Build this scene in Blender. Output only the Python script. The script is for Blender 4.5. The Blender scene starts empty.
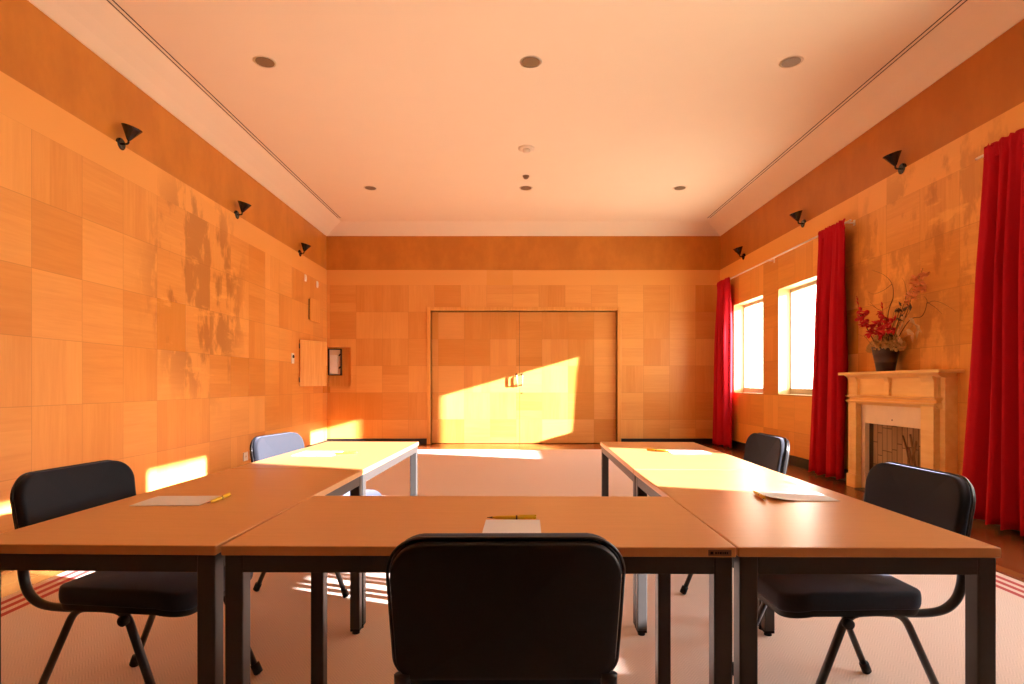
import bpy, bmesh, math, random
from mathutils import Vector, Matrix, Quaternion
random.seed(7)
PI = math.pi
scene = bpy.context.scene
COL = scene.collection

# ------------------------------------------------------------------ room figures
CAM_H = 1.095
XL, XR = -3.415, 3.76          # side walls
YB, YN = 10.5, -0.62           # far wall, near wall
ZP, ZC, ZT = 3.177, 3.80, 3.965  # top of panelling, foot of cove, flat ceiling
TW = 0.25                      # thickness of the window wall
WINS = [(8.68, 9.83), (7.03, 8.18), (2.74, 3.85), (0.87, 2.28)]
WZ = (0.943, 2.446)
FB = (5.09, 5.93, 0.0, 0.69)   # fireplace opening y0,y1,z0,z1

# ------------------------------------------------------------------ materials
def new_mat(name):
    m = bpy.data.materials.new(name); m.use_nodes = True
    nt = m.node_tree; nt.nodes.clear()
    out = nt.nodes.new('ShaderNodeOutputMaterial')
    b = nt.nodes.new('ShaderNodeBsdfPrincipled')
    nt.links.new(b.outputs[0], out.inputs[0])
    return m, nt, b

class G:
    """tiny helper for node maths"""
    def __init__(s, nt): s.nt = nt
    def n(s, t, **kw):
        k = s.nt.nodes.new(t)
        for a, v in kw.items(): setattr(k, a, v)
        return k
    def put(s, sock, v):
        if isinstance(v, bpy.types.NodeSocket): s.nt.links.new(v, sock)
        else: sock.default_value = v
    def m(s, op, a, b=0.0, c=None):
        k = s.n('ShaderNodeMath', operation=op)
        s.put(k.inputs[0], a); s.put(k.inputs[1], b)
        if c is not None: s.put(k.inputs[2], c)
        return k.outputs[0]
    def xyz(s, kind='Object'):
        t = s.n('ShaderNodeTexCoord'); sp = s.n('ShaderNodeSeparateXYZ')
        s.nt.links.new(t.outputs[kind], sp.inputs[0]); return sp.outputs
    def comb(s, x, y, z=0.0):
        k = s.n('ShaderNodeCombineXYZ')
        for i, v in enumerate((x, y, z)): s.put(k.inputs[i], v)
        return k.outputs[0]
    def noise(s, vec, scale=1.0, detail=3.0, rough=0.55):
        k = s.n('ShaderNodeTexNoise'); s.nt.links.new(vec, k.inputs['Vector'])
        k.inputs['Scale'].default_value = scale; k.inputs['Detail'].default_value = detail
        k.inputs['Roughness'].default_value = rough; return k.outputs[0]
    def white(s, vec):
        k = s.n('ShaderNodeTexWhiteNoise', noise_dimensions='3D'); s.nt.links.new(vec, k.inputs['Vector'])
        return k.outputs['Value']
    def mix(s, f, a, b):
        k = s.n('ShaderNodeMix', data_type='RGBA'); s.put(k.inputs[0], f)
        s.put(k.inputs[6], a); s.put(k.inputs[7], b); return k.outputs[2]
    def ramp(s, v, lo, hi):
        k = s.n('ShaderNodeMapRange', interpolation_type='SMOOTHSTEP'); s.put(k.inputs[0], v)
        k.inputs[1].default_value = lo; k.inputs[2].default_value = hi; return k.outputs[0]
    def bump(s, h, strength, dist, b):
        k = s.n('ShaderNodeBump'); s.put(k.inputs['Height'], h)
        k.inputs['Strength'].default_value = strength; k.inputs['Distance'].default_value = dist
        s.nt.links.new(k.outputs[0], b.inputs['Normal'])

def c4(c): return (c[0], c[1], c[2], 1.0)

def plain(name, col, rough=0.5, metal=0.0, spec=0.5, var=0.06, scale=30.0, bump=0.0, sheen=0.0):
    m, nt, b = new_mat(name); g = G(nt)
    t = g.n('ShaderNodeTexCoord')
    n = g.noise(t.outputs['Object'], scale, 3)
    lo = tuple(max(0, v * (1 - var)) for v in col); hi = tuple(min(1, v * (1 + var)) for v in col)
    nt.links.new(g.mix(n, c4(lo), c4(hi)), b.inputs['Base Color'])
    b.inputs['Roughness'].default_value = rough; b.inputs['Metallic'].default_value = metal
    b.inputs['Specular IOR Level'].default_value = spec
    if sheen: b.inputs['Sheen Weight'].default_value = sheen
    if bump: g.bump(n, bump, 0.002, b)
    return m

def wood_panel(name, axis, u0, light, dark, stain=None, stain_amt=0.0, rough=0.33):
    """square veneer panels with alternating grain, tone per panel, and water stains"""
    m, nt, b = new_mat(name); g = G(nt)
    o = g.xyz()
    u = o[axis]; v = o[2]
    U = g.m('DIVIDE', g.m('SUBTRACT', u, u0), 0.477); V = g.m('DIVIDE', g.m('SUBTRACT', v, -0.045), 0.491)
    iu = g.m('FLOOR', U); iv = g.m('FLOOR', V)
    r1 = g.white(g.comb(iu, iv, float(axis) + .5)); r2 = g.white(g.comb(iu, iv, float(axis) + 7.5))
    # each square is made of two or three leaves of veneer
    horiz = g.m('GREATER_THAN', r2, 0.5)
    fu = g.m('FRACT', U); fv = g.m('FRACT', V)
    sub = g.m('FLOOR', g.m('MULTIPLY', g.m('ADD', g.m('MULTIPLY', fv, horiz), g.m('MULTIPLY', fu, g.m('SUBTRACT', 1.0, horiz))), 3.0))
    r3 = g.white(g.comb(iu, iv, g.m('ADD', sub, 20.0)))
    gh = g.noise(g.comb(g.m('MULTIPLY', u, 1.4), g.m('MULTIPLY', v, 22.0), g.m('MULTIPLY', r1, 40.0)), 1.6, 4, .6)
    gv = g.noise(g.comb(g.m('MULTIPLY', u, 22.0), g.m('MULTIPLY', v, 1.4), g.m('MULTIPLY', r1, 40.0)), 1.6, 4, .6)
    grain = g.m('ADD', g.m('MULTIPLY', gh, horiz), g.m('MULTIPLY', gv, g.m('SUBTRACT', 1.0, horiz)))
    big = g.noise(g.comb(u, v, 3.3), 0.9, 2)
    tone = g.m('ADD', g.m('MULTIPLY', r1, 0.40), g.m('ADD', g.m('MULTIPLY', r3, 0.16), g.m('ADD', g.m('MULTIPLY', grain, 0.36), g.m('MULTIPLY', big, 0.24))))
    tone = g.ramp(tone, 0.18, 0.98)
    strip = g.m('GREATER_THAN', v, 2.90)      # plain board along the top of the panelling
    tone = g.m('ADD', g.m('MULTIPLY', tone, g.m('SUBTRACT', 1.0, strip)), g.m('MULTIPLY', strip, g.m('ADD', .62, g.m('MULTIPLY', big, .3))))
    col = g.mix(tone, c4(dark), c4(light))
    # hairline joints
    du = g.m('MINIMUM', fu, g.m('SUBTRACT', 1.0, fu)); dv = g.m('MINIMUM', fv, g.m('SUBTRACT', 1.0, fv))
    joint = g.m('SUBTRACT', 1.0, g.ramp(g.m('MINIMUM', du, dv), 0.002, 0.008))
    joint = g.m('MULTIPLY', joint, g.m('SUBTRACT', 1.0, strip))
    col = g.mix(g.m('MULTIPLY', joint, 0.35), col, c4(tuple(k * .45 for k in dark)))
    if stain:
        cu, cv, ru, rv = stain
        ex = g.m('DIVIDE', g.m('SUBTRACT', u, cu), ru); ez = g.m('DIVIDE', g.m('SUBTRACT', v, cv), rv)
        d = g.m('SQRT', g.m('ADD', g.m('MULTIPLY', ex, ex), g.m('MULTIPLY', ez, ez)))
        mask = g.m('SUBTRACT', 1.0, g.ramp(d, 0.45, 1.0))
        s1 = g.noise(g.comb(g.m('MULTIPLY', u, 2.2), v, 11.0), 1.9, 5, .62)
        s2 = g.ramp(g.m('ADD', s1, g.m('MULTIPLY', g.m('SUBTRACT', r1, .5), 0.22)), 0.47, 0.60)
        col = g.mix(g.m('MULTIPLY', g.m('MULTIPLY', s2, mask), stain_amt), col, c4((dark[0] * .50, dark[1] * .40, dark[2] * .35)))
        # pale scuffs
        p1 = g.noise(g.comb(g.m('MULTIPLY', u, 1.2), g.m('MULTIPLY', v, 4.0), 31.0), 1.7, 4, .6)
        col = g.mix(g.m('MULTIPLY', g.m('MULTIPLY', g.ramp(p1, .58, .68), mask), .35), col, c4(tuple(min(1, k * 1.25) for k in light)))
    nt.links.new(col, b.inputs['Base Color'])
    b.inputs['Roughness'].default_value = rough
    nt.links.new(g.m('ADD', g.m('MULTIPLY', r1, 0.16), rough - .06), b.inputs['Roughness'])
    b.inputs['Specular IOR Level'].default_value = 0.4
    return m

def wood_plain(name, axis, col, dark, rough=0.35, k=18.0, spec=0.4):
    """straight grained wood running along object axis"""
    m, nt, b = new_mat(name); g = G(nt); o = g.xyz()
    s = [k, k, k]; s[axis] = 1.2
    v = g.comb(g.m('MULTIPLY', o[0], s[0]), g.m('MULTIPLY', o[1], s[1]), g.m('MULTIPLY', o[2], s[2]))
    n = g.noise(v, 1.5, 4, .6)
    nt.links.new(g.mix(g.ramp(n, .3, .72), c4(dark), c4(col)), b.inputs['Base Color'])
    b.inputs['Roughness'].default_value = rough; b.inputs['Specular IOR Level'].default_value = spec
    return m

LIGHT = (0.84, 0.42, 0.110); DARK = (0.62, 0.245, 0.042)
M = {}
M['wall_left'] = wood_panel('honey veneer panels left', 1, 4.07, LIGHT, DARK, (6.3, 2.1, 1.25, 1.6), 0.62)
M['wall_right'] = wood_panel('honey veneer panels right', 1, 4.85, (0.88, 0.46, 0.108), (0.60, 0.255, 0.042), (5.2, 2.2, 1.9, 1.5), 0.40)
M['wall_far'] = wood_panel('honey veneer panels far', 0, -3.36, (0.82, 0.41, 0.11), (0.62, 0.24, 0.042))
M['door'] = wood_panel('honey veneer door leaf', 0, -3.30, (0.82, 0.41, 0.11), (0.60, 0.235, 0.042), rough=.28)
M['frieze'] = wood_plain('brown frieze board', 2, (0.60, 0.23, 0.030), (0.50, 0.18, 0.022), .42, 2.0)
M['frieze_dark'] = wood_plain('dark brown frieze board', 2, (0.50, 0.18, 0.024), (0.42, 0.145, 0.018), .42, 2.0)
M['frame_wood'] = wood_plain('door frame wood', 2, (0.80, 0.40, 0.10), (0.70, 0.31, 0.06), .35)
M['near_wood'] = wood_plain('bounce cutting dark boarding', 2, (0.16, 0.075, 0.03), (0.11, 0.045, 0.018), .4, 3.0)  # unseen wall's colour, darkened to cut bounce onto chair backs and aprons
M['ceiling'] = plain('ceiling paint', (0.83, 0.745, 0.575), .75, var=.02, scale=3, spec=.2)
M['mantel'] = wood_plain('pale mantel wood', 1, (0.92, 0.68, 0.27), (0.84, 0.58, 0.21), .4, 9)
M['stone'] = plain('cream stone surround', (0.88, 0.78, 0.58), .45, var=.08, scale=9)
M['black_skirting'] = plain('black skirting', (0.012, 0.010, 0.010), .35, var=.2)
M['frame_metal'] = plain('backlit grey steel', (0.044, 0.042, 0.040), .42, metal=0.15, spec=.35, var=.08)  # silver-grey frames; their backlit shade is put into this dark colour
M['black_steel'] = plain('black steel tube', (0.012, 0.012, 0.014), .30, var=.1)
M['black_plastic'] = plain('black plastic', (0.005, 0.005, 0.0055), .5, spec=.25, var=.15, scale=120, bump=.15)
M['chrome'] = plain('brushed steel', (0.72, 0.70, 0.67), .22, metal=1.0, var=.03)
M['white_plastic'] = plain('white plastic', (0.80, 0.78, 0.74), .4, var=.02)
M['cream_plastic'] = plain('cream plastic', (0.78, 0.68, 0.54), .5, var=.02)
M['dark_slot'] = plain('dark slot', (0.03, 0.022, 0.016), .6, var=.1)
M['lamp_glass'] = plain('brown lamp grille', (0.20, 0.14, 0.075), .5, var=.1, scale=60)
M['paper'] = plain('white paper', (0.86, 0.86, 0.87), .7, var=.01, spec=.2)
M['pen_yellow'] = plain('yellow pen plastic', (0.85, 0.56, 0.02), .28, var=.03)
M['pen_dark'] = plain('dark pen fitting', (0.10, 0.05, 0.02), .35)
M['grey_label'] = plain('brown label plate', (0.24, 0.12, 0.07), .35, var=.05)
M['sconce'] = plain('black enamel', (0.006, 0.005, 0.005), .22, var=.1)
M['bulb'] = plain('frosted bulb', (0.8, 0.74, 0.6), .3, var=.02)
M['firebrick'] = None
M['bark'] = plain('brown stick bark', (0.26, 0.15, 0.07), .8, var=.4, scale=18, bump=.5)
M['twig'] = plain('dark twig', (0.11, 0.055, 0.025), .7, var=.3)
M['petal_red'] = plain('deep red petal', (0.62, 0.016, 0.025), .55, var=.25, scale=25)
M['petal_peach'] = plain('peach petal', (0.78, 0.34, 0.12), .6, var=.2, scale=25)
M['dried_leaf'] = plain('dried beige leaf', (0.58, 0.37, 0.16), .7, var=.25, scale=14)
M['dark_leaf'] = plain('dark dried leaf', (0.09, 0.055, 0.03), .7, var=.3, scale=14)
M['dried_head'] = plain('dried flower head', (0.48, 0.30, 0.095), .85, var=.5, scale=60)
M['bucket'] = plain('dark tin bucket', (0.060, 0.042, 0.030), .38, metal=.5, var=.25, scale=14)
M['reveal'] = plain('sunlit toned reveal', (0.56, 0.38, 0.16), .5, var=.03)  # sunlit cream of the wood reveals, put into the colour
M['window_frame'] = plain('greyish window frame', (0.40, 0.32, 0.24), .4, var=.02)

def mat_fabric():
    m, nt, b = new_mat('navy wool fabric'); g = G(nt); t = g.n('ShaderNodeTexCoord')
    n = g.noise(t.outputs['Object'], 260, 2)
    nt.links.new(g.mix(n, c4((0.009, 0.0108, 0.016)), c4((0.015, 0.018, 0.026))), b.inputs['Base Color'])
    b.inputs['Roughness'].default_value = .85; b.inputs['Specular IOR Level'].default_value = .25
    b.inputs['Sheen Weight'].default_value = .25
    b.inputs['Sheen Tint'].default_value = (.6, .7, 1, 1)
    g.bump(n, .4, .001, b); return m
M['fabric'] = mat_fabric()

def mat_curtain():
    m, nt, b = new_mat('crimson curtain cloth'); g = G(nt); t = g.n('ShaderNodeTexCoord')
    n = g.noise(t.outputs['Object'], 6, 3); w = g.noise(t.outputs['Object'], 300, 2)
    nt.links.new(g.mix(n, c4((0.50, 0.007, 0.020)), c4((0.58, 0.010, 0.026))), b.inputs['Base Color'])
    b.inputs['Roughness'].default_value = .8; b.inputs['Specular IOR Level'].default_value = .2
    g.bump(w, .25, .001, b)
    tr = g.n('ShaderNodeBsdfTranslucent'); tr.inputs[0].default_value = (.75, .02, .05, 1)
    mx = g.n('ShaderNodeMixShader'); mx.inputs[0].default_value = .08
    out = [k for k in nt.nodes if k.type == 'OUTPUT_MATERIAL'][0]
    nt.links.new(b.outputs[0], mx.inputs[1]); nt.links.new(tr.outputs[0], mx.inputs[2]); nt.links.new(mx.outputs[0], out.inputs[0])
    return m
M['curtain'] = mat_curtain()

def mat_table():
    m, nt, b = new_mat('beech laminate'); g = G(nt); o = g.xyz()
    n = g.noise(g.comb(g.m('MULTIPLY', o[0], 2.2), g.m('MULTIPLY', o[1], 42.0), o[2]), 1.6, 4, .6)
    f = g.noise(g.comb(g.m('MULTIPLY', o[0], 14.0), g.m('MULTIPLY', o[1], 260.0), o[2]), 1.6, 2, .6)
    t = g.m('ADD', g.m('MULTIPLY', n, .6), g.m('MULTIPLY', f, .4))
    nt.links.new(g.mix(g.ramp(t, .3, .7), c4((0.66, 0.325, 0.120)), c4((0.72, 0.370, 0.150))), b.inputs['Base Color'])
    b.inputs['Roughness'].default_value = .30; b.inputs['Specular IOR Level'].default_value = .5
    return m
M['table'] = mat_table()

def mat_floor():
    m, nt, b = new_mat('polished dark wood strips'); g = G(nt); o = g.xyz()
    U = g.m('DIVIDE', o[0], .075); V = g.m('DIVIDE', o[1], .6)
    r = g.white(g.comb(g.m('FLOOR', U), g.m('FLOOR', g.m('ADD', V, g.m('MULTIPLY', g.white(g.comb(g.m('FLOOR', U), 3.0)), 1.0))), 1.0))
    n = g.noise(g.comb(g.m('MULTIPLY', o[0], 30.0), g.m('MULTIPLY', o[1], 2.0), r), 1.5, 3)
    nt.links.new(g.mix(g.m('ADD', g.m('MULTIPLY', r, .6), g.m('MULTIPLY', n, .4)), c4((0.15, 0.042, 0.012)), c4((0.30, 0.095, 0.028))), b.inputs['Base Color'])
    b.inputs['Roughness'].default_value = .22; b.inputs['Specular IOR Level'].default_value = .5
    return m
M['floor'] = mat_floor()

RUG = (-2.60, 2.79, -0.35, 9.54)
def mat_rug():
    m, nt, b = new_mat('beige herringbone carpet'); g = G(nt); o = g.xyz()
    x, y = o[0], o[1]
    zig = g.m('ABSOLUTE', g.m('SUBTRACT', g.m('FRACT', g.m('MULTIPLY', x, 14.0)), .5))
    h = g.m('FRACT', g.m('ADD', g.m('MULTIPLY', y, 62.0), g.m('MULTIPLY', zig, 6.0)))
    h = g.ramp(g.m('ABSOLUTE', g.m('SUBTRACT', h, .5)), .05, .45)
    n = g.noise(g.comb(x, y, 0.0), 120, 2); big = g.noise(g.comb(x, y, 5.0), 1.2, 2)
    t = g.m('ADD', g.m('MULTIPLY', h, .40), g.m('ADD', g.m('MULTIPLY', n, .48), g.m('MULTIPLY', big, .2)))
    col = g.mix(t, c4((0.60, 0.475, 0.40)), c4((0.79, 0.64, 0.55)))
    d = g.m('MINIMUM', g.m('SUBTRACT', x, RUG[0]), g.m('SUBTRACT', RUG[1], x))
    stripe = None
    for c in (0.065, 0.13, 0.195):
        s = g.m('LESS_THAN', g.m('ABSOLUTE', g.m('SUBTRACT', d, c)), .017)
        stripe = s if stripe is None else g.m('MAXIMUM', stripe, s)
    col = g.mix(g.m('MULTIPLY', stripe, .9), col, c4((0.42, 0.03, 0.035)))
    nt.links.new(col, b.inputs['Base Color'])
    b.inputs['Roughness'].default_value = .95; b.inputs['Specular IOR Level'].default_value = .1
    g.bump(t, .35, .003, b); return m
M['rug'] = mat_rug()

def mat_firebrick():
    m, nt, b = new_mat('narrow upright brown bricks'); g = G(nt); o = g.xyz()
    U = g.m('DIVIDE', o[1], .075)
    iu = g.m('FLOOR', U)
    V = g.m('ADD', g.m('DIVIDE', o[2], .23), g.white(g.comb(iu, 2.0)))
    r = g.white(g.comb(iu, g.m('FLOOR', V), 4.0))
    fu = g.m('FRACT', U); fv = g.m('FRACT', V)
    e = g.m('MINIMUM', g.m('MULTIPLY', g.m('MINIMUM', fu, g.m('SUBTRACT', 1.0, fu)), .075), g.m('MULTIPLY', g.m('MINIMUM', fv, g.m('SUBTRACT', 1.0, fv)), .23))
    j = g.m('SUBTRACT', 1.0, g.ramp(e, .002, .007))
    n = g.noise(g.comb(g.m('MULTIPLY', o[0], 10.0), g.m('MULTIPLY', o[1], 10.0), o[2]), 4, 4)
    col = g.mix(g.m('ADD', g.m('MULTIPLY', r, .5), g.m('MULTIPLY', n, .5)), c4((.26, .175, .09)), c4((.58, .42, .24)))
    nt.links.new(g.mix(g.m('MULTIPLY', j, .75), col, c4((.05, .03, .018))), b.inputs['Base Color'])
    b.inputs['Roughness'].default_value = .85; return m
M['firebrick'] = mat_firebrick()

def mat_glass():
    m = bpy.data.materials.new('window glass'); m.use_nodes = True
    nt = m.node_tree; nt.nodes.clear()
    out = nt.nodes.new('ShaderNodeOutputMaterial'); mx = nt.nodes.new('ShaderNodeMixShader')
    t = nt.nodes.new('ShaderNodeBsdfTransparent'); gl = nt.nodes.new('ShaderNodeBsdfGlossy')
    t.inputs[0].default_value = (.97, .98, .98, 1); gl.inputs['Roughness'].default_value = .02
    mx.inputs[0].default_value = .05
    nt.links.new(t.outputs[0], mx.inputs[1]); nt.links.new(gl.outputs[0], mx.inputs[2]); nt.links.new(mx.outputs[0], out.inputs[0])
    return m
M['glass'] = mat_glass()

# ------------------------------------------------------------------ mesh helpers
def link(name, bm, m, parent=None, smooth=False, bevel=0.0, segs=2, loc=None):
    me = bpy.data.meshes.new(name)
    bmesh.ops.recalc_face_normals(bm, faces=bm.faces[:])
    bm.to_mesh(me); bm.free()
    if smooth:
        for p in me.polygons: p.use_smooth = True
    me.materials.append(m)
    o = bpy.data.objects.new(name, me); COL.objects.link(o)
    if parent: o.parent = parent
    if loc: o.location = loc
    if bevel:
        md = o.modifiers.new('edge', 'BEVEL'); md.width = bevel; md.segments = segs; md.limit_method = 'ANGLE'; md.angle_limit = math.radians(40)
    return o

def box(bm, x0, x1, y0, y1, z0, z1, mtx=None):
    v = [bm.verts.new((x, y, z)) for x in (x0, x1) for y in (y0, y1) for z in (z0, z1)]
    for f in ((0, 1, 3, 2), (4, 6, 7, 5), (0, 4, 5, 1), (2, 3, 7, 6), (0, 2, 6, 4), (1, 5, 7, 3)):
        bm.faces.new([v[i] for i in f])
    if mtx:
        for q in v: q.co = mtx @ q.co
    return v

def smooth_path(pts, n=6):
    """Catmull-Rom through the points"""
    P = [Vector(p) for p in pts]; P = [2 * P[0] - P[1]] + P + [2 * P[-1] - P[-2]]
    out = []
    for i in range(1, len(P) - 2):
        for k in range(n):
            t = k / n; a, b, c, d = P[i - 1], P[i], P[i + 1], P[i + 2]
            out.append(.5 * ((2 * b) + (c - a) * t + (2 * a - 5 * b + 4 * c - d) * t * t + (3 * b - a - 3 * c + d) * t ** 3))
    out.append(P[-2]); return out

def rounded_path(pts, r, n=6):
    """polyline with filleted corners"""
    P = [Vector(p) for p in pts]; out = [P[0]]
    for i in range(1, len(P) - 1):
        a, b, c = P[i - 1], P[i], P[i + 1]
        d1, d2 = (a - b), (c - b); rr = min(r, d1.length * .49, d2.length * .49)
        s, e = b + d1.normalized() * rr, b + d2.normalized() * rr
        for k in range(n + 1):
            t = k / n; out.append((1 - t) ** 2 * s + 2 * t * (1 - t) * b + t * t * e)
    out.append(P[-1]); return out

def tube(bm, path, r, seg=10, flat=1.0, up=Vector((0, 0, 1)), cap=True):
    """r may be a number or a list per point; flat squeezes along the second axis"""
    path = [Vector(p) for p in path]; n = len(path); rings = []
    side = None
    for i, p in enumerate(path):
        t = (path[min(i + 1, n - 1)] - path[max(i - 1, 0)]).normalized()
        if side is None:
            side = t.cross(up)
            if side.length < 1e-4: side = t.cross(Vector((1, 0, 0)))
            side.normalize()
        else:
            side = (side - t * side.dot(t)).normalized()
        b = t.cross(side)
        rr = r[i] if isinstance(r, (list, tuple)) else r
        rings.append([bm.verts.new(p + rr * (math.cos(a) * side + math.sin(a) * b * flat)) for a in (2 * PI * k / seg for k in range(seg))])
    for i in range(n - 1):
        for k in range(seg):
            bm.faces.new((rings[i][k], rings[i][(k + 1) % seg], rings[i + 1][(k + 1) % seg], rings[i + 1][k]))
    if cap:
        bm.faces.new(rings[0][::-1]); bm.faces.new(rings[-1])

def lathe(bm, prof, c=(0, 0, 0), seg=32, axis='z', close=True):
    rings = []
    for (r, h) in prof:
        ring = []
        for k in range(seg):
            a = 2 * PI * k / seg; p = (r * math.cos(a), r * math.sin(a), h)
            if axis == 'x': p = (h, p[0], p[1])
            if axis == 'y': p = (p[0], h, p[1])
            ring.append(bm.verts.new(Vector(p) + Vector(c)))
        rings.append(ring)
    for i in range(len(rings) - 1):
        for k in range(seg):
            bm.faces.new((rings[i][k], rings[i][(k + 1) % seg], rings[i + 1][(k + 1) % seg], rings[i + 1][k]))
    if close:
        bm.faces.new(rings[0][::-1]); bm.faces.new(rings[-1])

def prism(bm, pts, axis, a0, a1):
    """extrude a 2D outline along an axis"""
    def mk(p, h):
        return {'x': (h, p[0], p[1]), 'y': (p[0], h, p[1]), 'z': (p[0], p[1], h)}[axis]
    A = [bm.verts.new(mk(p, a0)) for p in pts]; B = [bm.verts.new(mk(p, a1)) for p in pts]; n = len(pts)
    for i in range(n): bm.faces.new((A[i], A[(i + 1) % n], B[(i + 1) % n], B[i]))
    bm.faces.new(A[::-1]); bm.faces.new(B)

def wall_holes(u0, u1, z0, z1, holes, a0, a1, axis):
    """a wall slab pierced by rectangular holes; axis = the wall's thickness axis"""
    us = sorted({u0, u1, *[h[0] for h in holes], *[h[1] for h in holes]}); zs = sorted({z0, z1, *[h[2] for h in holes], *[h[3] for h in holes]})
    def solid(i, j):
        if not (0 <= i < len(us) - 1 and 0 <= j < len(zs) - 1): return False
        cu, cz = (us[i] + us[i + 1]) / 2, (zs[j] + zs[j + 1]) / 2
        return not any(h[0] < cu < h[1] and h[2] < cz < h[3] for h in holes)
    bm = bmesh.new(); cache = {}
    def V(u, z, a):
        k = (round(u, 5), round(z, 5), a)
        if k not in cache: cache[k] = bm.verts.new((a, u, z) if axis == 'x' else (u, a, z))
        return cache[k]
    for i in range(len(us) - 1):
        for j in range(len(zs) - 1):
            if not solid(i, j): continue
            p, q, r, s = us[i], us[i + 1], zs[j], zs[j + 1]
            for a in (a0, a1): bm.faces.new((V(p, r, a), V(q, r, a), V(q, s, a), V(p, s, a)))
            for di, dj, e in ((-1, 0, ((p, r), (p, s))), (1, 0, ((q, r), (q, s))), (0, -1, ((p, r), (q, r))), (0, 1, ((p, s), (q, s)))):
                if not solid(i + di, j + dj):
                    (ua, za), (ub, zb) = e
                    bm.faces.new((V(ua, za, a0), V(ub, zb, a0), V(ub, zb, a1), V(ua, za, a1)))
    return bm

def empty(name, loc=(0, 0, 0), rz=0.0):
    o = bpy.data.objects.new(name, None); COL.objects.link(o)
    o.empty_display_size = .1; o.location = loc; o.rotation_euler = (0, 0, rz); return o

def tag(o, label, cat, group=None):
    o['label'] = label; o['category'] = cat
    if group: o['group'] = group
    return o

def struct(o, label=None):
    o['kind'] = 'structure'
    if label: o['label'] = label
    return o

def kids(o): return [c for c in bpy.data.objects if c.parent == o]
def copy_tree(o, parent=None):
    src = kids(o)
    c = o.copy(); COL.objects.link(c)
    if parent is not None: c.parent = parent
    for ch in src: copy_tree(ch, c)
    return c

def superellipse(w, h, rt, rb, n=10):
    """rounded rectangle outline, own radius for top and bottom corners"""
    pts = []
    for cx, cz, r, a0 in ((w / 2 - rt, h / 2 - rt, rt, 0), (-w / 2 + rt, h / 2 - rt, rt, PI / 2), (-w / 2 + rb, -h / 2 + rb, rb, PI), (w / 2 - rb, -h / 2 + rb, rb, 1.5 * PI)):
        for k in range(n + 1):
            a = a0 + PI / 2 * k / n; pts.append((cx + r * math.cos(a), cz + r * math.sin(a)))
    return pts

def cushion(bm, outline, t0, t1, crown, bulge, bend, inset=.016):
    """an upholstered pad lying in (u,v) with thickness along w. bend(u,v) -> w offset. returns nothing; uv in bm.x,y and w in z"""
    cx = sum(p[0] for p in outline) / len(outline); cy = sum(p[1] for p in outline) / len(outline)
    def ring(s, w, out=0.0):
        r = []
        for (u, v) in outline:
            d = Vector((u - cx, v - cy)); L = d.length; q = d * s
            if out: q = q + d.normalized() * out
            r.append(bm.verts.new((cx + q.x, cy + q.y, w + bend(cx + q.x, cy + q.y))))
        return r
    rs = []
    thick = t1 - t0
    rs.append(ring(.02, t0)); rs.append(ring(.5, t0)); rs.append(ring(.9, t0)); rs.append(ring(1, t0, -inset * .5))
    for k in range(1, 6):
        a = -PI / 2 + PI * k / 6
        rs.append(ring(1, t0 + thick * (.5 + .5 * math.sin(a)), -inset * .5 + bulge * math.cos(a)))
    rs.append(ring(1, t1, -inset * .6))
    for s in (.93, .8, .6, .4, .2, .02):
        rs.append(ring(s, t1 + crown * (1 - s * s)))
    n = len(outline)
    for i in range(len(rs) - 1):
        for k in range(n):
            bm.faces.new((rs[i][k], rs[i][(k + 1) % n], rs[i + 1][(k + 1) % n], rs[i + 1][k]))
    bm.faces.new(rs[0][::-1]); bm.faces.new(rs[-1])

# ------------------------------------------------------------------ the room
def panel(name, m, *b, bevel=0.0):
    bm = bmesh.new(); box(bm, *b); return link(name, bm, m, bevel=bevel)

struct(panel('floor', M['floor'], XL - .3, XR + .3, YN - .2, YB + .3, -.1, 0), 'dark polished wood floor around the carpet')
struct(panel('wall_left', M['wall_left'], XL - .2, XL, YN, YB, 0, ZP), 'left wall of honey coloured veneer squares with dark stains')
DOORX = (-1.52, 1.885); DOORZ = 2.43
struct(link('wall_far', wall_holes(XL - .2, XR + TW, 0, ZP, [(DOORX[0], DOORX[1], 0, DOORZ), (-3.40, -2.985, 1.05, 1.765)], YB, YB + .2, 'y'), M['wall_far']), 'far wall of honey coloured veneer squares')
holes = [(a, b, *WZ) for a, b in WINS]
struct(link('wall_right', wall_holes(YN, YB, 0, ZP, holes, XR, XR + TW, 'x'), M['wall_right']), 'right wall of stained veneer squares with windows')
struct(panel('wall_near', M['near_wood'], XL - .2, XR + TW, YN - .2, YN, 0, ZC + .3), 'unseen near wall behind the viewer, darkened to cut bounced light')
# brown frieze above the panelling, set back a little
struct(panel('trim_1', M['frieze'], XL - .2, XL - .015, YN, YB + .2, ZP, ZC + .02), 'brown frieze band on the left wall')
struct(panel('trim_2', M['frieze'], XL - .2, XR + .2, YB + .015, YB + .2, ZP, ZC + .02), 'brown frieze band on the far wall')
struct(panel('trim_3', M['frieze_dark'], XR + .015, XR + .25, YN, YB + .2, ZP, ZC + .02), 'brown frieze band on the right wall')
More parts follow.
